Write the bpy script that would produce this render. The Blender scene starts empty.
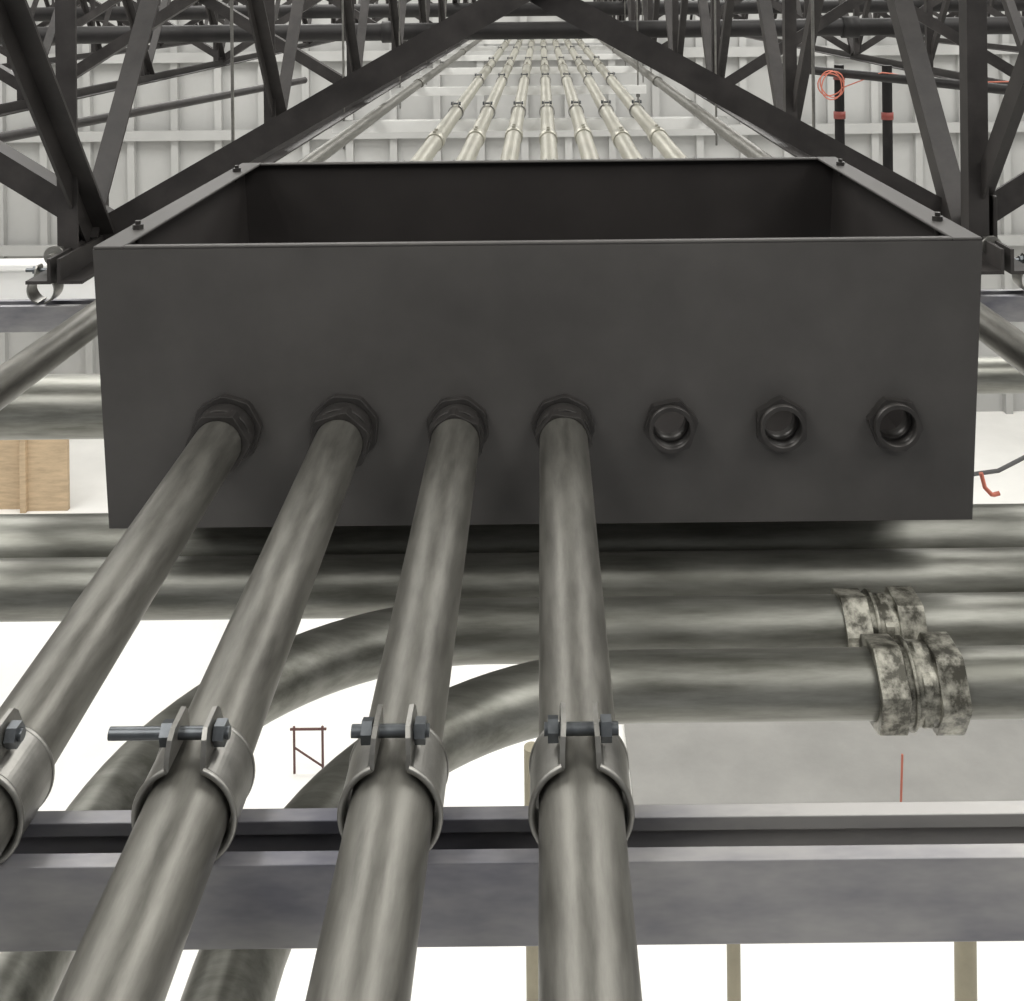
import bpy, bmesh, math, random
from mathutils import Vector, Matrix
random.seed(3)
C = 6.0   # camera height above the floor; z values below are relative to the eye line
sc = bpy.context.scene

# ---------------------------------------------------------------- materials
def mat(name, col, rough=0.5, metal=0.0, var=0.25, scale=12.0, stretch=(1,1,1), bump=0.0, col2=None, rvar=0.1, detail=6, spec=0.5, lo=0.35, hi=0.65):
    m = bpy.data.materials.new(name); m.use_nodes = True
    nt = m.node_tree; b = nt.nodes['Principled BSDF']
    tc = nt.nodes.new('ShaderNodeTexCoord'); mp = nt.nodes.new('ShaderNodeMapping')
    mp.inputs['Scale'].default_value = stretch
    n = nt.nodes.new('ShaderNodeTexNoise'); n.inputs['Scale'].default_value = scale; n.inputs['Detail'].default_value = detail
    n.inputs['Roughness'].default_value = 0.65
    r = nt.nodes.new('ShaderNodeValToRGB')
    c2 = col2 if col2 else tuple(c*(1-var) for c in col)
    c1 = col if col2 else tuple(min(1, c*(1+var)) for c in col)
    r.color_ramp.elements[0].position = lo; r.color_ramp.elements[1].position = hi
    r.color_ramp.elements[0].color = (*c2, 1); r.color_ramp.elements[1].color = (*c1, 1)
    nt.links.new(tc.outputs['Object'], mp.inputs['Vector']); nt.links.new(mp.outputs['Vector'], n.inputs['Vector'])
    nt.links.new(n.outputs['Fac'], r.inputs['Fac']); nt.links.new(r.outputs['Color'], b.inputs['Base Color'])
    mr = nt.nodes.new('ShaderNodeMapRange'); mr.inputs['To Min'].default_value = max(0.05, rough-rvar); mr.inputs['To Max'].default_value = min(1, rough+rvar)
    nt.links.new(n.outputs['Fac'], mr.inputs['Value']); nt.links.new(mr.outputs['Result'], b.inputs['Roughness'])
    b.inputs['Metallic'].default_value = metal
    b.inputs['Specular IOR Level'].default_value = spec
    if bump:
        bp = nt.nodes.new('ShaderNodeBump'); bp.inputs['Strength'].default_value = bump; bp.inputs['Distance'].default_value = 0.002
        nt.links.new(n.outputs['Fac'], bp.inputs['Height']); nt.links.new(bp.outputs['Normal'], b.inputs['Normal'])
    return m

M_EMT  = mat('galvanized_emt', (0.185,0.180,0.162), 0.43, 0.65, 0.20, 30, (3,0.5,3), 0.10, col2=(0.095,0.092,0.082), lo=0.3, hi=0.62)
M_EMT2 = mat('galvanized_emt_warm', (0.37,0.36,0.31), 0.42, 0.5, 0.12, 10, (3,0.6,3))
M_RMC  = mat('rigid_conduit_zinc', (0.26,0.26,0.235), 0.40, 0.65, 0.3, 14, (0.5,4,4), 0.08, col2=(0.13,0.13,0.112))
M_COUP = mat('weathered_zinc', (0.36,0.35,0.30), 0.42, 0.5, 0.3, 60, (1,1,1), 0.2, col2=(0.06,0.057,0.045), lo=0.42, hi=0.62)
M_CLMP = mat('zinc_clamp', (0.24,0.235,0.22), 0.38, 0.8, 0.2, 40, (1,1,1), 0.05)
M_BOLT = mat('zinc_bolt', (0.13,0.14,0.15), 0.35, 0.85, 0.2, 60)
M_STRUT= mat('strut_galvanized', (0.42,0.41,0.40), 0.45, 0.6, 0.3, 2.6, (1,3,3), 0.04, col2=(0.15,0.15,0.18), lo=0.36, hi=0.62)
M_STR2 = mat('strut_light', (0.70,0.70,0.68), 0.5, 0.05, 0.05, 8)
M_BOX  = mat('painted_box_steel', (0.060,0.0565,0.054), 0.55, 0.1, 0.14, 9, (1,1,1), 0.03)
M_BOXI = mat('shaded_box_inside', (0.026,0.023,0.022), 0.6, 0.1, 0.12, 9, spec=0.3)  # box steel in a darker colour, interior shade painted in
M_NUT  = mat('dark_locknut', (0.045,0.042,0.04), 0.42, 0.5, 0.2, 40)
M_JST  = mat('primed_joist_steel', (0.030,0.027,0.026), 0.55, 0.1, 0.3, 15, spec=0.35)
M_BLK  = mat('black_pipe', (0.012,0.011,0.011), 0.55, 0.0, 0.3, 10, spec=0.25)
M_RED  = mat('red_paint', (0.22,0.045,0.035), 0.5, 0, 0.2, 10)
M_ORG  = mat('orange_cord', (0.50,0.15,0.10), 0.6, 0, 0.1, 10)
M_CBL  = mat('grey_cable', (0.12,0.12,0.12), 0.6, 0, 0.1, 10)
M_WALL = mat('white_wall_panel', (0.41,0.41,0.40), 0.7, 0, 0.04, 1.5)
M_WHT  = mat('white_beam_paint', (0.75,0.75,0.74), 0.6, 0, 0.03, 3)
M_FLR  = mat('bright_slab', (0.88,0.87,0.84), 0.7, 0, 0.05, 0.8)
M_CONC = mat('grey_concrete', (0.28,0.275,0.262), 0.8, 0, 0.12, 1.3, detail=10)
M_PLY  = mat('plywood', (0.50,0.38,0.25), 0.7, 0, 0.15, 4, (1,1,6))
M_CEIL = mat('roof_deck', (0.6,0.6,0.58), 0.7, 0, 0.04, 2)
M_TAN  = mat('tan_post', (0.26,0.235,0.17), 0.6, 0.1, 0.1, 6)
M_RED2 = mat('dark_red_rail', (0.10,0.045,0.04), 0.6, 0, 0.2, 10)

# ---------------------------------------------------------------- mesh builder
class MB:
    def __init__(s): s.v=[]; s.f=[]; s.sm=[]; s.mi=[]; s.mats=[]; s.cur=0
    def m(s, material):
        if material not in s.mats: s.mats.append(material)
        s.cur = s.mats.index(material); return s
    def add(s, vs, fs, smooth=False):
        o=len(s.v); s.v += [Vector(v) for v in vs]
        for f in fs:
            s.f.append([i+o for i in f]); s.sm.append(smooth); s.mi.append(s.cur)
        return s
    def box(s, x0,x1,y0,y1,z0,z1):
        vs=[(x,y,z) for z in (z0,z1) for y in (y0,y1) for x in (x0,x1)]
        return s.add(vs,[(0,2,3,1),(4,5,7,6),(0,1,5,4),(2,6,7,3),(0,4,6,2),(1,3,7,5)])
    def sweep(s, prof, p0, p1, up=(0,0,1), smooth=False):
        p0=Vector(p0); p1=Vector(p1); d=(p1-p0).normalized(); u=Vector(up)
        if abs(d.dot(u))>0.99: u=Vector((0,1,0))
        sd=d.cross(u).normalized(); u=sd.cross(d)
        n=len(prof); vs=[p+sd*a+u*b for p in (p0,p1) for a,b in prof]
        fs=[(i,(i+1)%n,(i+1)%n+n,i+n) for i in range(n)]
        s.add(vs,fs,smooth); s.add(vs[:n],[list(range(n))[::-1]]); s.add(vs[n:],[list(range(n))]); return s
    def cyl(s,p0,p1,r,n=24,smooth=True):
        return s.sweep([(r*math.cos(2*math.pi*i/n),r*math.sin(2*math.pi*i/n)) for i in range(n)],p0,p1,smooth=smooth)
    def hexa(s,p0,p1,r,n=6,rot=0.0):
        return s.sweep([(r*math.cos(2*math.pi*i/n+rot),r*math.sin(2*math.pi*i/n+rot)) for i in range(n)],p0,p1)
    def ring(s,p0,p1,ro,ri,n=24,no=None,rot=0.0):
        p0=Vector(p0); p1=Vector(p1); d=(p1-p0).normalized(); u=Vector((0,0,1))
        if abs(d.dot(u))>0.99: u=Vector((0,1,0))
        sd=d.cross(u).normalized(); u=sd.cross(d)
        def rad(a):
            if not no: return ro
            w=2*math.pi/no; t=((a-rot)%w)-w/2
            return min(ro*math.cos(w/2)/math.cos(t), ro*0.975)
        vs=[]
        for p in (p0,p1):
            for k in (0,1):
                for i in range(n):
                    a=2*math.pi*i/n; r=rad(a) if k==0 else ri
                    vs.append(p+sd*(r*math.cos(a))+u*(r*math.sin(a)))
        A,B,D,E=0,n,2*n,3*n; f1=[];f2=[];f3=[]
        for i in range(n):
            j=(i+1)%n
            f1.append((A+i,A+j,D+j,D+i)); f2.append((B+j,B+i,E+i,E+j))
            f3.append((A+j,A+i,B+i,B+j)); f3.append((D+i,D+j,E+j,E+i))
        o=len(s.v); s.v+=vs
        for fl,sm in ((f1,not no),(f2,True),(f3,False)):
            for f in fl: s.f.append([i+o for i in f]); s.sm.append(sm); s.mi.append(s.cur)
        return s
    def tube(s, pts, r, n=24):
        pts=[Vector(p) for p in pts]; d=(pts[1]-pts[0]).normalized(); u=Vector((0,0,1))
        if abs(d.dot(u))>0.95: u=Vector((1,0,0))
        vs=[]
        for k,p in enumerate(pts):
            a=pts[max(0,k-1)]; b=pts[min(len(pts)-1,k+1)]; d=(b-a).normalized()
            sd=d.cross(u).normalized(); u=sd.cross(d)
            vs += [p+sd*(r*math.cos(2*math.pi*i/n))+u*(r*math.sin(2*math.pi*i/n)) for i in range(n)]
        fs=[]
        for k in range(len(pts)-1):
            for i in range(n):
                j=(i+1)%n; fs.append((k*n+i,k*n+j,(k+1)*n+j,(k+1)*n+i))
        s.add(vs,fs,True); s.add(vs[:n],[list(range(n))[::-1]]); s.add(vs[-n:],[list(range(n))]); return s
    def angle(s,p0,p1,w=0.04,t=0.005,up=(0,0,1),flip=1):
        pr=[(0,0),(w*flip,0),(w*flip,t),(t*flip,t),(t*flip,w),(0,w)]
        pr=[(a-w*flip/2,b-w/2) for a,b in pr]
        return s.sweep(pr,p0,p1,up)
    def build(s,name,parent=None,bevel=0.0,mats=None):
        me=bpy.data.meshes.new(name); me.from_pydata([(v[0],v[1],v[2]+C) for v in s.v],[],s.f); me.update()
        for m_ in s.mats: me.materials.append(m_)
        for i,p in enumerate(me.polygons): p.use_smooth=s.sm[i]; p.material_index=s.mi[i]
        bm=bmesh.new(); bm.from_mesh(me); bmesh.ops.recalc_face_normals(bm,faces=bm.faces); bm.to_mesh(me); bm.free()
        ob=bpy.data.objects.new(name,me); sc.collection.objects.link(ob)
        if parent: ob.parent=parent
        if bevel:
            bv=ob.modifiers.new('bevel','BEVEL'); bv.width=bevel; bv.segments=2; bv.limit_method='ANGLE'; bv.angle_limit=math.radians(40)
        return ob
def empty(name):
    e=bpy.data.objects.new(name,None); e.empty_display_size=0.1; sc.collection.objects.link(e); return e

# ---------------------------------------------------------------- building shell
b=MB().m(M_FLR); b.box(-13,13,-5,15.4,-C-0.2,-C); b.build('floor')
b=MB().m(M_CEIL); b.box(-13,13,-5,15.4,3.0,3.1); b.build('ceiling')
b=MB().m(M_WALL); b.box(-13,13,15.1,15.3,-C,3.0)
x=-12.7
while x<12.8:
    b.box(x,x+0.10,15.0,15.1,-C,3.0); x+=0.62
for z in (-3.6,-2.0,-0.9): b.box(-13,13,14.93,15.0,z,z+0.14)
b.build('wall_back')
for nm,xa,xb in (('wall_left',-13.2,-13),('wall_right',13,13.2)):
    b=MB().m(M_WALL); b.box(xa,xb,-5,15.3,-C,3.0)
    y=-4.5
    while y<15:
        b.box(xb if xa<0 else xa-0.08, xb+0.08 if xa<0 else xa, y,y+0.1,-C,3.0); y+=0.62
    b.build(nm)
b=MB().m(M_CONC); b.box(0.62,7.5,6.9,8.75,-C,-C+0.05); b.build('concrete_slab')
b=MB().m(M_WHT); b.box(-9,-2.2,6.3,6.5,-1.80,-1.58); b.box(-9,-2.2,6.26,6.3,-1.60,-1.56); b.box(-9,-2.2,6.26,6.3,-1.82,-1.78); b.build('white_beam',None,0.01)
# plywood sheets standing near the far wall
e=empty('plywood_stack')
b=MB().m(M_PLY); b.box(-7.4,-6.15,12.5,12.56,-C,-C+1.35); b.box(-6.1,-5.62,12.45,12.51,-C,-C+1.35); b.box(-6.16,-6.09,12.4,12.5,-C,-C+0.9)
b.build('sheets',e,0.004)

# ---------------------------------------------------------------- pull box
X0,X1,ZT,ZB,YF,YB=-0.451,0.439,-0.250,-0.529,1.06,1.59; T=0.003
HX=[-0.3175,-0.2005,-0.0875,0.0175,0.1245,0.2345,0.3475]; HZ=-0.430
box=empty('steel_pull_box')
def taper(b):
    for v in b.v: v.x *= 1-0.030*max(0,min(1,(ZT-v.z)/(ZT-ZB)))
fr=MB().m(M_BOX); fr.box(X0,X1,YF,YF+T,ZB,ZT); taper(fr); front=fr.build('front_panel',box)
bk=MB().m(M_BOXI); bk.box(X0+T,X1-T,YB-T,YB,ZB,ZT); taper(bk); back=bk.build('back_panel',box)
cut=MB().m(M_BOX)
for hx in HX: cut.cyl((hx,YF-0.05,HZ),(hx,YF+0.05,HZ),0.0195,32)
for hx in HX: cut.cyl((hx,YB-0.05,HZ),(hx,YB+0.05,HZ),0.0195,32)
co=cut.build('cutter')
for o in (front,back):
    md=o.modifiers.new('holes','BOOLEAN'); md.operation='DIFFERENCE'; md.object=co; md.solver='EXACT'
bpy.context.view_layer.update(); dg=bpy.context.evaluated_depsgraph_get()
for o in (front,back):
    nm=bpy.data.meshes.new_from_object(o.evaluated_get(dg)); o.modifiers.clear(); o.data=nm
bpy.data.objects.remove(co,do_unlink=True)
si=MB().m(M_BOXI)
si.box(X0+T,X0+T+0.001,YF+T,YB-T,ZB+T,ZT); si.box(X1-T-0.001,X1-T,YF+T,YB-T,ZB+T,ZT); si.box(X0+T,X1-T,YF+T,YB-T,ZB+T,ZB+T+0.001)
taper(si); si.build('inner_shade_skin',box)  # thin sheets added to carry the painted interior shade
sh=MB().m(M_BOX)
sh.box(X0,X0+T,YF+T,YB,ZB,ZT); sh.box(X1-T,X1,YF+T,YB,ZB,ZT); sh.box(X0,X1,YF+T,YB,ZB,ZB+T)
sh.box(X0,X0+0.030,YF,YB,ZT,ZT+T); sh.box(X1-0.030,X1,YF,YB,ZT,ZT+T)
sh.box(X0+0.03,X1-0.03,YF,YF+0.009,ZT,ZT+T); sh.box(X0+0.03,X1-0.03,YB-0.012,YB,ZT,ZT+T)
taper(sh); sh.build('shell_and_flanges',box,0.0012)
bt=MB().m(M_NUT)
for bx in (X0+0.015,X1-0.015):
    for by in (1.14,1.51):
        bt.hexa((bx,by,ZT+T),(bx,by,ZT+T+0.005),0.006); bt.cyl((bx,by,ZT-0.012),(bx,by,ZT+T+0.009),0.003,12)
bt.build('cover_bolts',box)
# open threaded hubs in the three unused holes
hb=MB().m(M_NUT)
for k,hx in enumerate(HX[4:]):
    hb.ring((hx,YF-0.010,HZ),(hx,YF,HZ),0.028,0.0195,36,6,rot=0.2+0.35*k)
    hb.ring((hx,YF-0.017,HZ),(hx,YF+0.0,HZ),0.0225,0.0185,36)
    hb.ring((hx,YF,HZ),(hx,YF+0.018,HZ),0.0190,0.0165,36)
    hb.ring((hx,YF+T,HZ),(hx,YF+T+0.008,HZ),0.029,0.0195,36,6,rot=0.1+0.3*k)
hb.build('open_hubs',box)

# ---------------------------------------------------------------- front conduits with connectors
SL=0.0425
def cz(y): return HZ-SL*(YF-y)
R=0.0235
for k in range(4):
    hx=HX[k]; e=empty('steel_conduit')
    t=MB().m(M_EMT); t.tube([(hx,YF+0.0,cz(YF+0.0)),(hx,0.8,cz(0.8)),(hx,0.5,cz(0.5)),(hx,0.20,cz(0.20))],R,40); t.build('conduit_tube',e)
    c=MB().m(M_NUT); q=1.0 if k<2 else 0.9
    c.ring((hx,YF-0.009,HZ),(hx,YF,HZ),0.036*q,R,48,8,rot=0.1+0.2*k)
    c.ring((hx,YF-0.026,cz(YF-.026)),(hx,YF-0.009,cz(YF-.009)),0.0285*q+0.001,R,48)
    c.ring((hx,YF-0.036,cz(YF-.036)),(hx,YF-0.020,cz(YF-.020)),0.0315*q+0.0005,R,48,6,rot=0.3*k)
    c.ring((hx,YF+T,HZ),(hx,YF+T+0.008,HZ),0.034,0.0195,48,8)
    c.build('box_connector',e,0.0008)

def clamp(b,x,y,zc,r,w=0.030,bl=0.028,br=0.020,big=True):
    """two-piece strut clamp: band round the pipe, two ears on top, cross bolt"""
    ro=r+0.0035; n=30; g=0.010
    a0=math.asin(g/ro)
    b.m(M_CLMP)
    for sgn in (-1,1):
        pr=[]
        for i in range(n+1):
            a=a0+(math.pi*0.93-a0)*i/n; pr.append((sgn*math.sin(a)*ro, math.cos(a)*ro))
        path=[(sgn*(g-0.001),ro+0.016),(sgn*(g-0.0005),ro+0.012),(sgn*(g),ro+0.005)]+pr
        th=0.0028; L=len(path); vs=[];fs=[]
        for i,(px,pz) in enumerate(path):
            q=path[min(L-1,i+1)]; p=path[max(0,i-1)]
            d=Vector((q[0]-p[0],q[1]-p[1])).normalized(); nx,nz=-d.y*sgn,d.x*sgn
            hw=w/2 if i>2 else (w*0.25,w*0.37,w*0.45)[i]
            for yy in (-hw,hw):
                vs.append((x+px+nx*th/2,y+yy,zc+pz+nz*th/2)); vs.append((x+px-nx*th/2,y+yy,zc+pz-nz*th/2))
        for i in range(L-1):
            o=4*i; p=4*i+4
            fs+=[(o,o+2,p+2,p),(o+1,p+1,p+3,o+3),(o,p,p+1,o+1),(o+2,o+3,p+3,p+2)]
        fs+=[(0,1,3,2),(4*L-4,4*L-2,4*L-1,4*L-3)]
        b.add(vs,fs)
    if big:
        for yy in (-w/2,w/2):
            for sgn in (-1,1):
                pts=[(x+sgn*math.sin(a0+(math.pi*0.9-a0)*i/20)*(ro+0.0005),y+yy,zc+math.cos(a0+(math.pi*0.9-a0)*i/20)*(ro+0.0005)) for i in range(21)]
                b.tube(pts,0.0018,8)
    zb=zc+ro+0.007; b.m(M_BOLT)
    b.cyl((x-bl,y,zb),(x+br,y,zb),0.0034,14)
    b.hexa((x-g-0.008,y,zb),(x-g-0.002,y,zb),0.0068,rot=0.3)
    b.hexa((x+g+0.002,y,zb),(x+g+0.008,y,zb),0.0068)
YC=0.60
for k,(bl,br) in enumerate(((0.03,0.020),(0.048,0.020),(0.024,0.020),(0.020,0.022))):
    b=MB(); clamp(b,HX[k],YC,cz(YC),R,0.036,bl,br); b.build('pipe_clamp')

def strut_prof(w=0.041,h=0.041,t=0.0027,lip=0.010,dn=0.008):
    a=w/2
    return [(-a,-h),(a,-h),(a,0),(a-lip,0),(a-lip,-dn),(a-lip+t,-dn),(a-lip+t,-t),(a-t,-t),(a-t,-h+t),
            (-a+t,-h+t),(-a+t,-t),(-a+lip-t,-t),(-a+lip-t,-dn),(-a+lip,-dn),(-a+lip,0),(-a,0)]
ZS=cz(YC)-R-0.0012
b=MB().m(M_STRUT); b.sweep(strut_prof(h=0.046),(-1.3,YC,ZS),(1.3,YC,ZS)); b.build('strut_channel',None,0.0006)

# ---------------------------------------------------------------- horizontal conduits below the box
RP=0.030; ZP=-0.620
for y,r,z in ((1.195,0.037,ZP),(1.116,0.0295,ZP)):
    b=MB().m(M_RMC); b.tube([(-2.4,y,z),(0,y,z),(2.4,y,z)],r,40)
    b.ring((1.0,y,z),(1.08,y,z),r+0.006,r,32)
    b.build('rigid_conduit')
def bent(y,xs,rad,cx,csize):
    e=empty('rigid_conduit')
    pts=[(2.4,y,ZP),(1.2,y,ZP),(0.5,y,ZP)]
    ccx=xs; ccy=y-rad
    for i in range(0,25):
        a=math.pi/2+ (math.pi/2)*i/24; pts.append((ccx+rad*math.cos(a),ccy+rad*math.sin(a),ZP))
    pts.append((ccx-rad,ccy-0.15,ZP)); pts.append((ccx-rad,0.2,ZP))
    b=MB().m(M_RMC); b.tube(pts,RP-0.002,40); b.build('bent_tube',e)
    c=MB().m(M_COUP); s=csize
    c.ring((cx,y,ZP),(cx+0.025,y,ZP),0.038*s,RP-0.002,48,6,rot=0.25)
    c.ring((cx+0.025,y,ZP),(cx+0.054,y,ZP),0.0315*s,RP-0.002,48)
    c.ring((cx+0.030,y,ZP),(cx+0.033,y,ZP),0.0350*s,RP-0.002,48); c.ring((cx+0.038,y,ZP),(cx+0.046,y,ZP),0.0355*s,RP-0.002,48,6,rot=0.5)
    c.ring((cx+0.052,y,ZP),(cx+0.077,y,ZP),0.038*s,RP-0.002,48,6,rot=0.0)
    c.build('compression_coupling',e,0.001)
bent(1.035,-0.06,0.28,0.284,0.93)
bent(0.950,0.08,0.28,0.288,1.06)

# ---------------------------------------------------------------- larger conduits and strut behind the box
b=MB().m(M_RMC); b.tube([(-3,1.80,-0.69),(-1.5,1.80,-0.69),(-0.3,1.80,-0.69)],0.052,40); b.ring((-0.72,1.80,-0.69),(-0.66,1.80,-0.69),0.058,0.052,40); b.build('large_conduit')
b=MB().m(M_RMC); b.tube([(-0.2,1.75,-0.635),(1.5,1.75,-0.635),(3,1.75,-0.635)],0.029,32); b.build('rigid_conduit')
e=empty('trapeze_hanger')
b=MB().m(M_STRUT); b.sweep(strut_prof(),(-1.5,1.70,-0.485),(1.5,1.70,-0.485)); b.build('channel',e,0.0006)
b=MB(); 
for xx in (-0.80,0.78): clamp(b,xx,1.70,-0.485+0.024,0.018,0.03,0.03,0.03,False)
b.build('clamps',e)
b=MB().m(M_STR2)
for xx in (-1.1,1.1): b.cyl((xx,1.70,-0.56),(xx,1.70,3.0),0.005,10); b.hexa((xx,1.70,-0.54),(xx,1.70,-0.528),0.011)
b.build('threaded_rods',e)
# side pipes beside the run
for xx in (-0.62,0.58):
    b=MB().m(M_EMT); b.tube([(xx,0.2,-0.44),(xx,5,-0.44),(xx,14.9,-0.44)],0.021,28)
    for yy in (2.3,5.3,8.3,11.3): b.ring((xx,yy,-0.44),(xx,yy+0.06,-0.44),0.026,0.021,24)
    b.build('side_conduit')

# ---------------------------------------------------------------- receding rack of conduits behind the box
for k,hx in enumerate(HX):
    e=empty('steel_conduit')
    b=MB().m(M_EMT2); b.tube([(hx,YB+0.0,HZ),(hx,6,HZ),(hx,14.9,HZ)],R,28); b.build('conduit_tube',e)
    b=MB().m(M_EMT2)
    for yy in (3.15,6.2,9.25,12.3):
        yo=yy+0.05*((k*37)%5-2)/2
        b.ring((hx,yo,HZ),(hx,yo+0.09,HZ),R+0.004,R,28); b.hexa((hx,yo+0.02,HZ+R),(hx,yo+0.02,HZ+R+0.010),0.005); b.hexa((hx,yo+0.07,HZ+R),(hx,yo+0.07,HZ+R+0.010),0.005)
    b.m(M_NUT).ring((hx,YB,HZ),(hx,YB+0.03,HZ),0.034,R,36,6)
    b.build('couplings',e)
for i in range(8):
    yy=2.5+1.4*i; wd=(-0.77,0.68) if i!=2 else (-0.75,0.52)
    e=empty('trapeze_hanger')
    b=MB().m(M_STR2); b.sweep(strut_prof(),(wd[0],yy,HZ-R-0.002),(wd[1],yy,HZ-R-0.002)); b.build('channel',e)
    b=MB()
    for hx in HX: clamp(b,hx,yy,HZ,R,0.026,0.013,0.013,False)
    b.build('clamps',e)
    b=MB().m(M_CLMP)
    for xx in (wd[0]+0.04,wd[1]-0.04): b.cyl((xx,yy,-0.56),(xx,yy,3.0),0.004,10); b.hexa((xx,yy,-0.515),(xx,yy,-0.50),0.010)
    b.build('threaded_rods',e)

# ---------------------------------------------------------------- open-web joists running away from the viewer
ZBJ,ZTJ,PAN=-0.40,0.42,1.25
def joist(x, ystart=0.5-1.25, n=14):
    b=MB().m(M_JST); y1=ystart+PAN*n
    for sgn in (-1,1):
        b.angle((x+sgn*0.024,ystart,ZTJ),(x+sgn*0.024,min(y1,14.85),ZTJ),0.045,0.005,flip=sgn)
        b.angle((x+sgn*0.024,1.60 if abs(x)<1 else ystart,ZBJ-0.01),(x+sgn*0.024,min(y1,14.85),ZBJ-0.01),0.038,0.005,flip=sgn)
    for i in range(n):
        y=ystart+PAN*i
        if y>14.2: break
        b.angle((x-0.01,y,ZBJ),(x-0.01,y+PAN/2,ZTJ),0.036,0.005,up=(1,0,0))
        if y+PAN<14.9: b.angle((x+0.01,y+PAN/2,ZTJ),(x+0.01,y+PAN,ZBJ),0.036,0.005,up=(1,0,0))
        b.angle((x-0.012,y-0.06,ZBJ),(x-0.012,y-0.06,ZTJ),0.032,0.005,up=(1,0,0))
    b.build('steel_joist')
JX=[-0.74,0.70]
for i in range(1,6): JX += [-0.74-1.3*i, 0.70+1.3*i]
for x in JX: joist(x)
JS=sorted(JX)
# cross bracing between joists
br=empty('cross_bracing')
b=MB().m(M_JST)
for yb in (1.78,4.28,6.78,9.28,11.78):
    for xa,xb in zip(JS[:-1],JS[1:]):
        b.angle((xa,yb,ZBJ+0.01),(xb,yb,ZTJ),0.044,0.006,up=(0,1,0))
        b.angle((xb,yb+0.03,ZBJ+0.01),(xa,yb+0.03,ZTJ),0.044,0.006,up=(0,1,0))
b.build('brace_angles',br)
b=MB().m(M_JST)
for x in (-0.765,0.725):
    b.box(x-0.004,x+0.004,1.70,1.86,ZBJ-0.05,ZBJ+0.07)
b.build('gusset_plates',br,0.002)
b=MB().m(M_CLMP)
for x in (-0.765,0.70):
    b.hexa((x,1.66,ZBJ+0.0),(x,1.70,ZBJ+0.0),0.013); b.ring((x,1.655,ZBJ),(x,1.66,ZBJ),0.016,0.006,24); b.cyl((x,1.64,ZBJ),(x,1.8,ZBJ),0.006,12)
b.build('brace_bolts',br)

# ---------------------------------------------------------------- piping and cords in the distance
b=MB().m(M_BLK); b.cyl((-9,6.0,-0.20),(9,6.0,-0.20),0.05,24)
for xx in (-3.2,-0.9,1.7,4): b.ring((xx,6.0,-0.20),(xx+0.09,6.0,-0.20),0.062,0.05,24)
b.build('sprinkler_main')
b=MB().m(M_BLK); b.cyl((-9,9.0,-0.12),(9,9.0,-0.12),0.06,20); b.build('sprinkler_main')
e=empty('sprinkler_branch')
b=MB().m(M_BLK); b.cyl((1.0,4.6,-0.32),(1.85,3.1,-0.345),0.018,20)
for px,py_ in ((1.22,4.35),(1.40,4.30)): b.cyl((px,py_,-0.30),(px,py_,-1.2),0.020,20)
b.build('branch_pipes',e)
b=MB().m(M_RED)
for px,py_ in ((1.22,4.35),(1.40,4.30)):
    for zz in (-0.36,-0.52): b.ring((px,py_,zz),(px,py_,zz+0.03),0.024,0.019,20)
b.build('red_fittings',e)
b=MB().m(M_JST); b.cyl((-1.60,3.0,-0.40),(-1.12,5.0,-0.39),0.016,16); b.build('grey_pipe')
def loop_pts():
    pts=[]
    for i in range(70):
        a=i/70*math.pi*6; r=0.046+0.007*math.sin(a*1.7)
        pts.append((1.15+r*math.cos(a)+0.006*i/70,4.20+0.0006*i,-0.37+r*1.1*math.sin(a)))
    pts += [(1.3,4.05,-0.31),(1.5,3.8,-0.33),(1.62,3.6,-0.31),(1.9,3.4,-0.335)]
    return pts
b=MB().m(M_ORG); b.tube(loop_pts(),0.0025,8); b.build('orange_cord')
b=MB().m(M_ORG); b.tube([(0.30,0.90,-0.648),(0.298,0.90,-0.70),(0.297,0.90,-0.73)],0.0010,8); b.build('orange_string')
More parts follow.
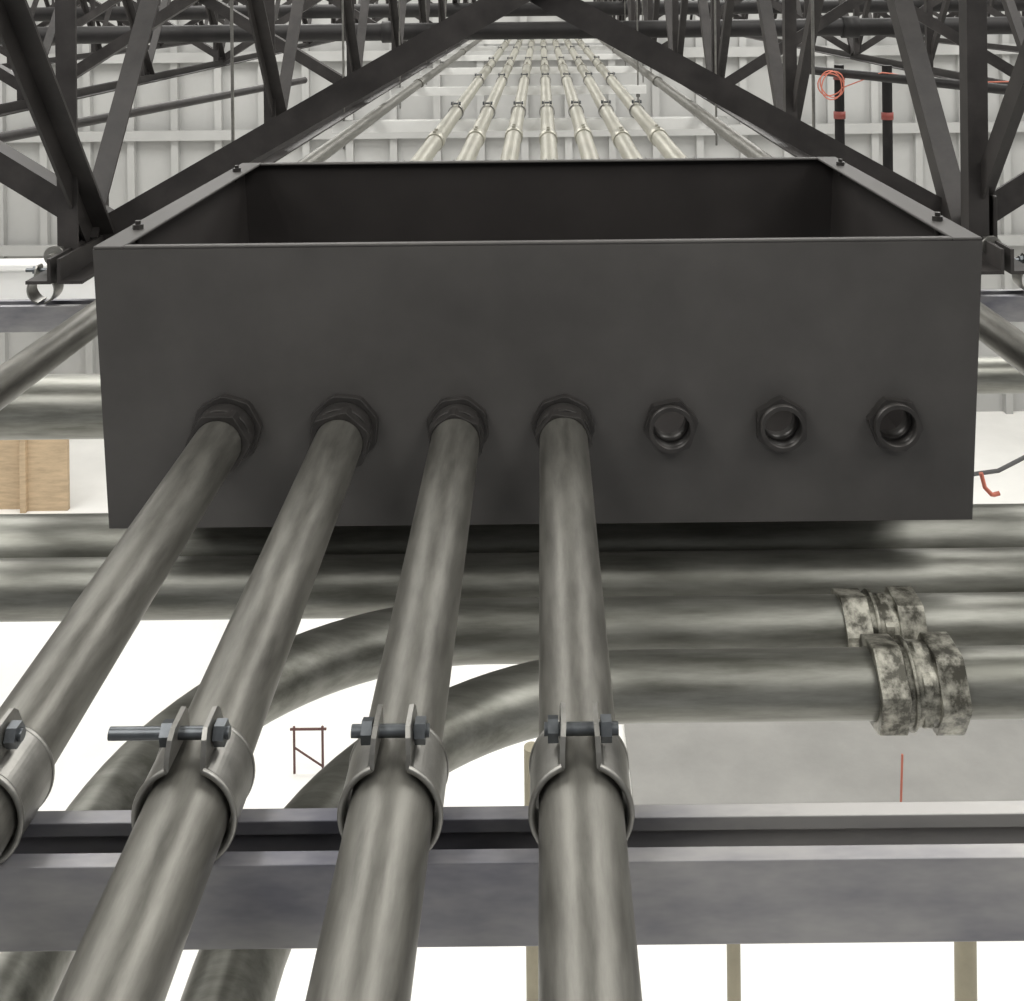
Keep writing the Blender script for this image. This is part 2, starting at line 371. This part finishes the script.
b=MB().m(M_ORG); b.tube([(0.595,1.45,-0.66),(0.60,1.45,-0.68),(0.605,1.44,-0.685),(0.612,1.45,-0.69),(0.62,1.45,-0.688)],0.003,8); b.build('orange_cord')
b=MB().m(M_CBL); b.tube([(0.56,1.5,-0.69),(0.64,1.5,-0.68),(0.72,1.5,-0.64),(0.9,1.5,-0.60)],0.003,10); b.build('grey_cable')
# posts standing on the floor
for px,py_,h,r in ((-0.09,5.5,2.1,0.04),(2.15,5.5,1.35,0.055),(0.93,5.4,1.3,0.035)):
    b=MB().m(M_TAN); b.cyl((px,py_,-C),(px,py_,-C+h),r,20); b.box(px-0.1,px+0.1,py_-0.1,py_+0.1,-C,-C+0.015); b.build('steel_post')
# small guard rail on the floor
b=MB().m(M_RED2)
for dx in (0,0.22):
    b.cyl((-1.97+dx,8.2,-C),(-1.97+dx,8.2,-C+0.36),0.010,10)
b.cyl((-2.0,8.2,-C+0.34),(-1.72,8.2,-C+0.34),0.010,10); b.cyl((-1.97,8.2,-C+0.20),(-1.75,8.2,-C+0.05),0.008,10)
b.build('guard_rail')

# ---------------------------------------------------------------- lights: unseen overhead area lights, added to brighten floor and room
for ix in (-8,-2.7,2.7,8):
    for iy in (-1,4.5,10.5):
        l=bpy.data.lights.new('added_overhead_light','AREA'); l.shape='RECTANGLE'; l.size=2.6; l.size_y=3.6; l.energy=330 if iy>10 else 215; l.color=(1,0.985,0.95)
        o=bpy.data.objects.new('added_overhead_light',l); o.location=(ix,iy,C+2.9); sc.collection.objects.link(o)
w=bpy.data.worlds.new('world'); sc.world=w; w.use_nodes=True
w.node_tree.nodes['Background'].inputs[0].default_value=(0.97,0.98,1,1); w.node_tree.nodes['Background'].inputs[1].default_value=0.3

sc.view_settings.view_transform='Standard'
# ---------------------------------------------------------------- camera
cam=bpy.data.cameras.new('camera'); cam.sensor_width=36; cam.lens=1060/1024*36
cam.shift_x=-29/1024; cam.shift_y=-505.5/1024; cam.clip_start=0.02
co=bpy.data.objects.new('camera',cam); co.location=(0,0,C); co.rotation_euler=(math.pi/2,math.radians(0.6),0)
sc.collection.objects.link(co); sc.camera=co
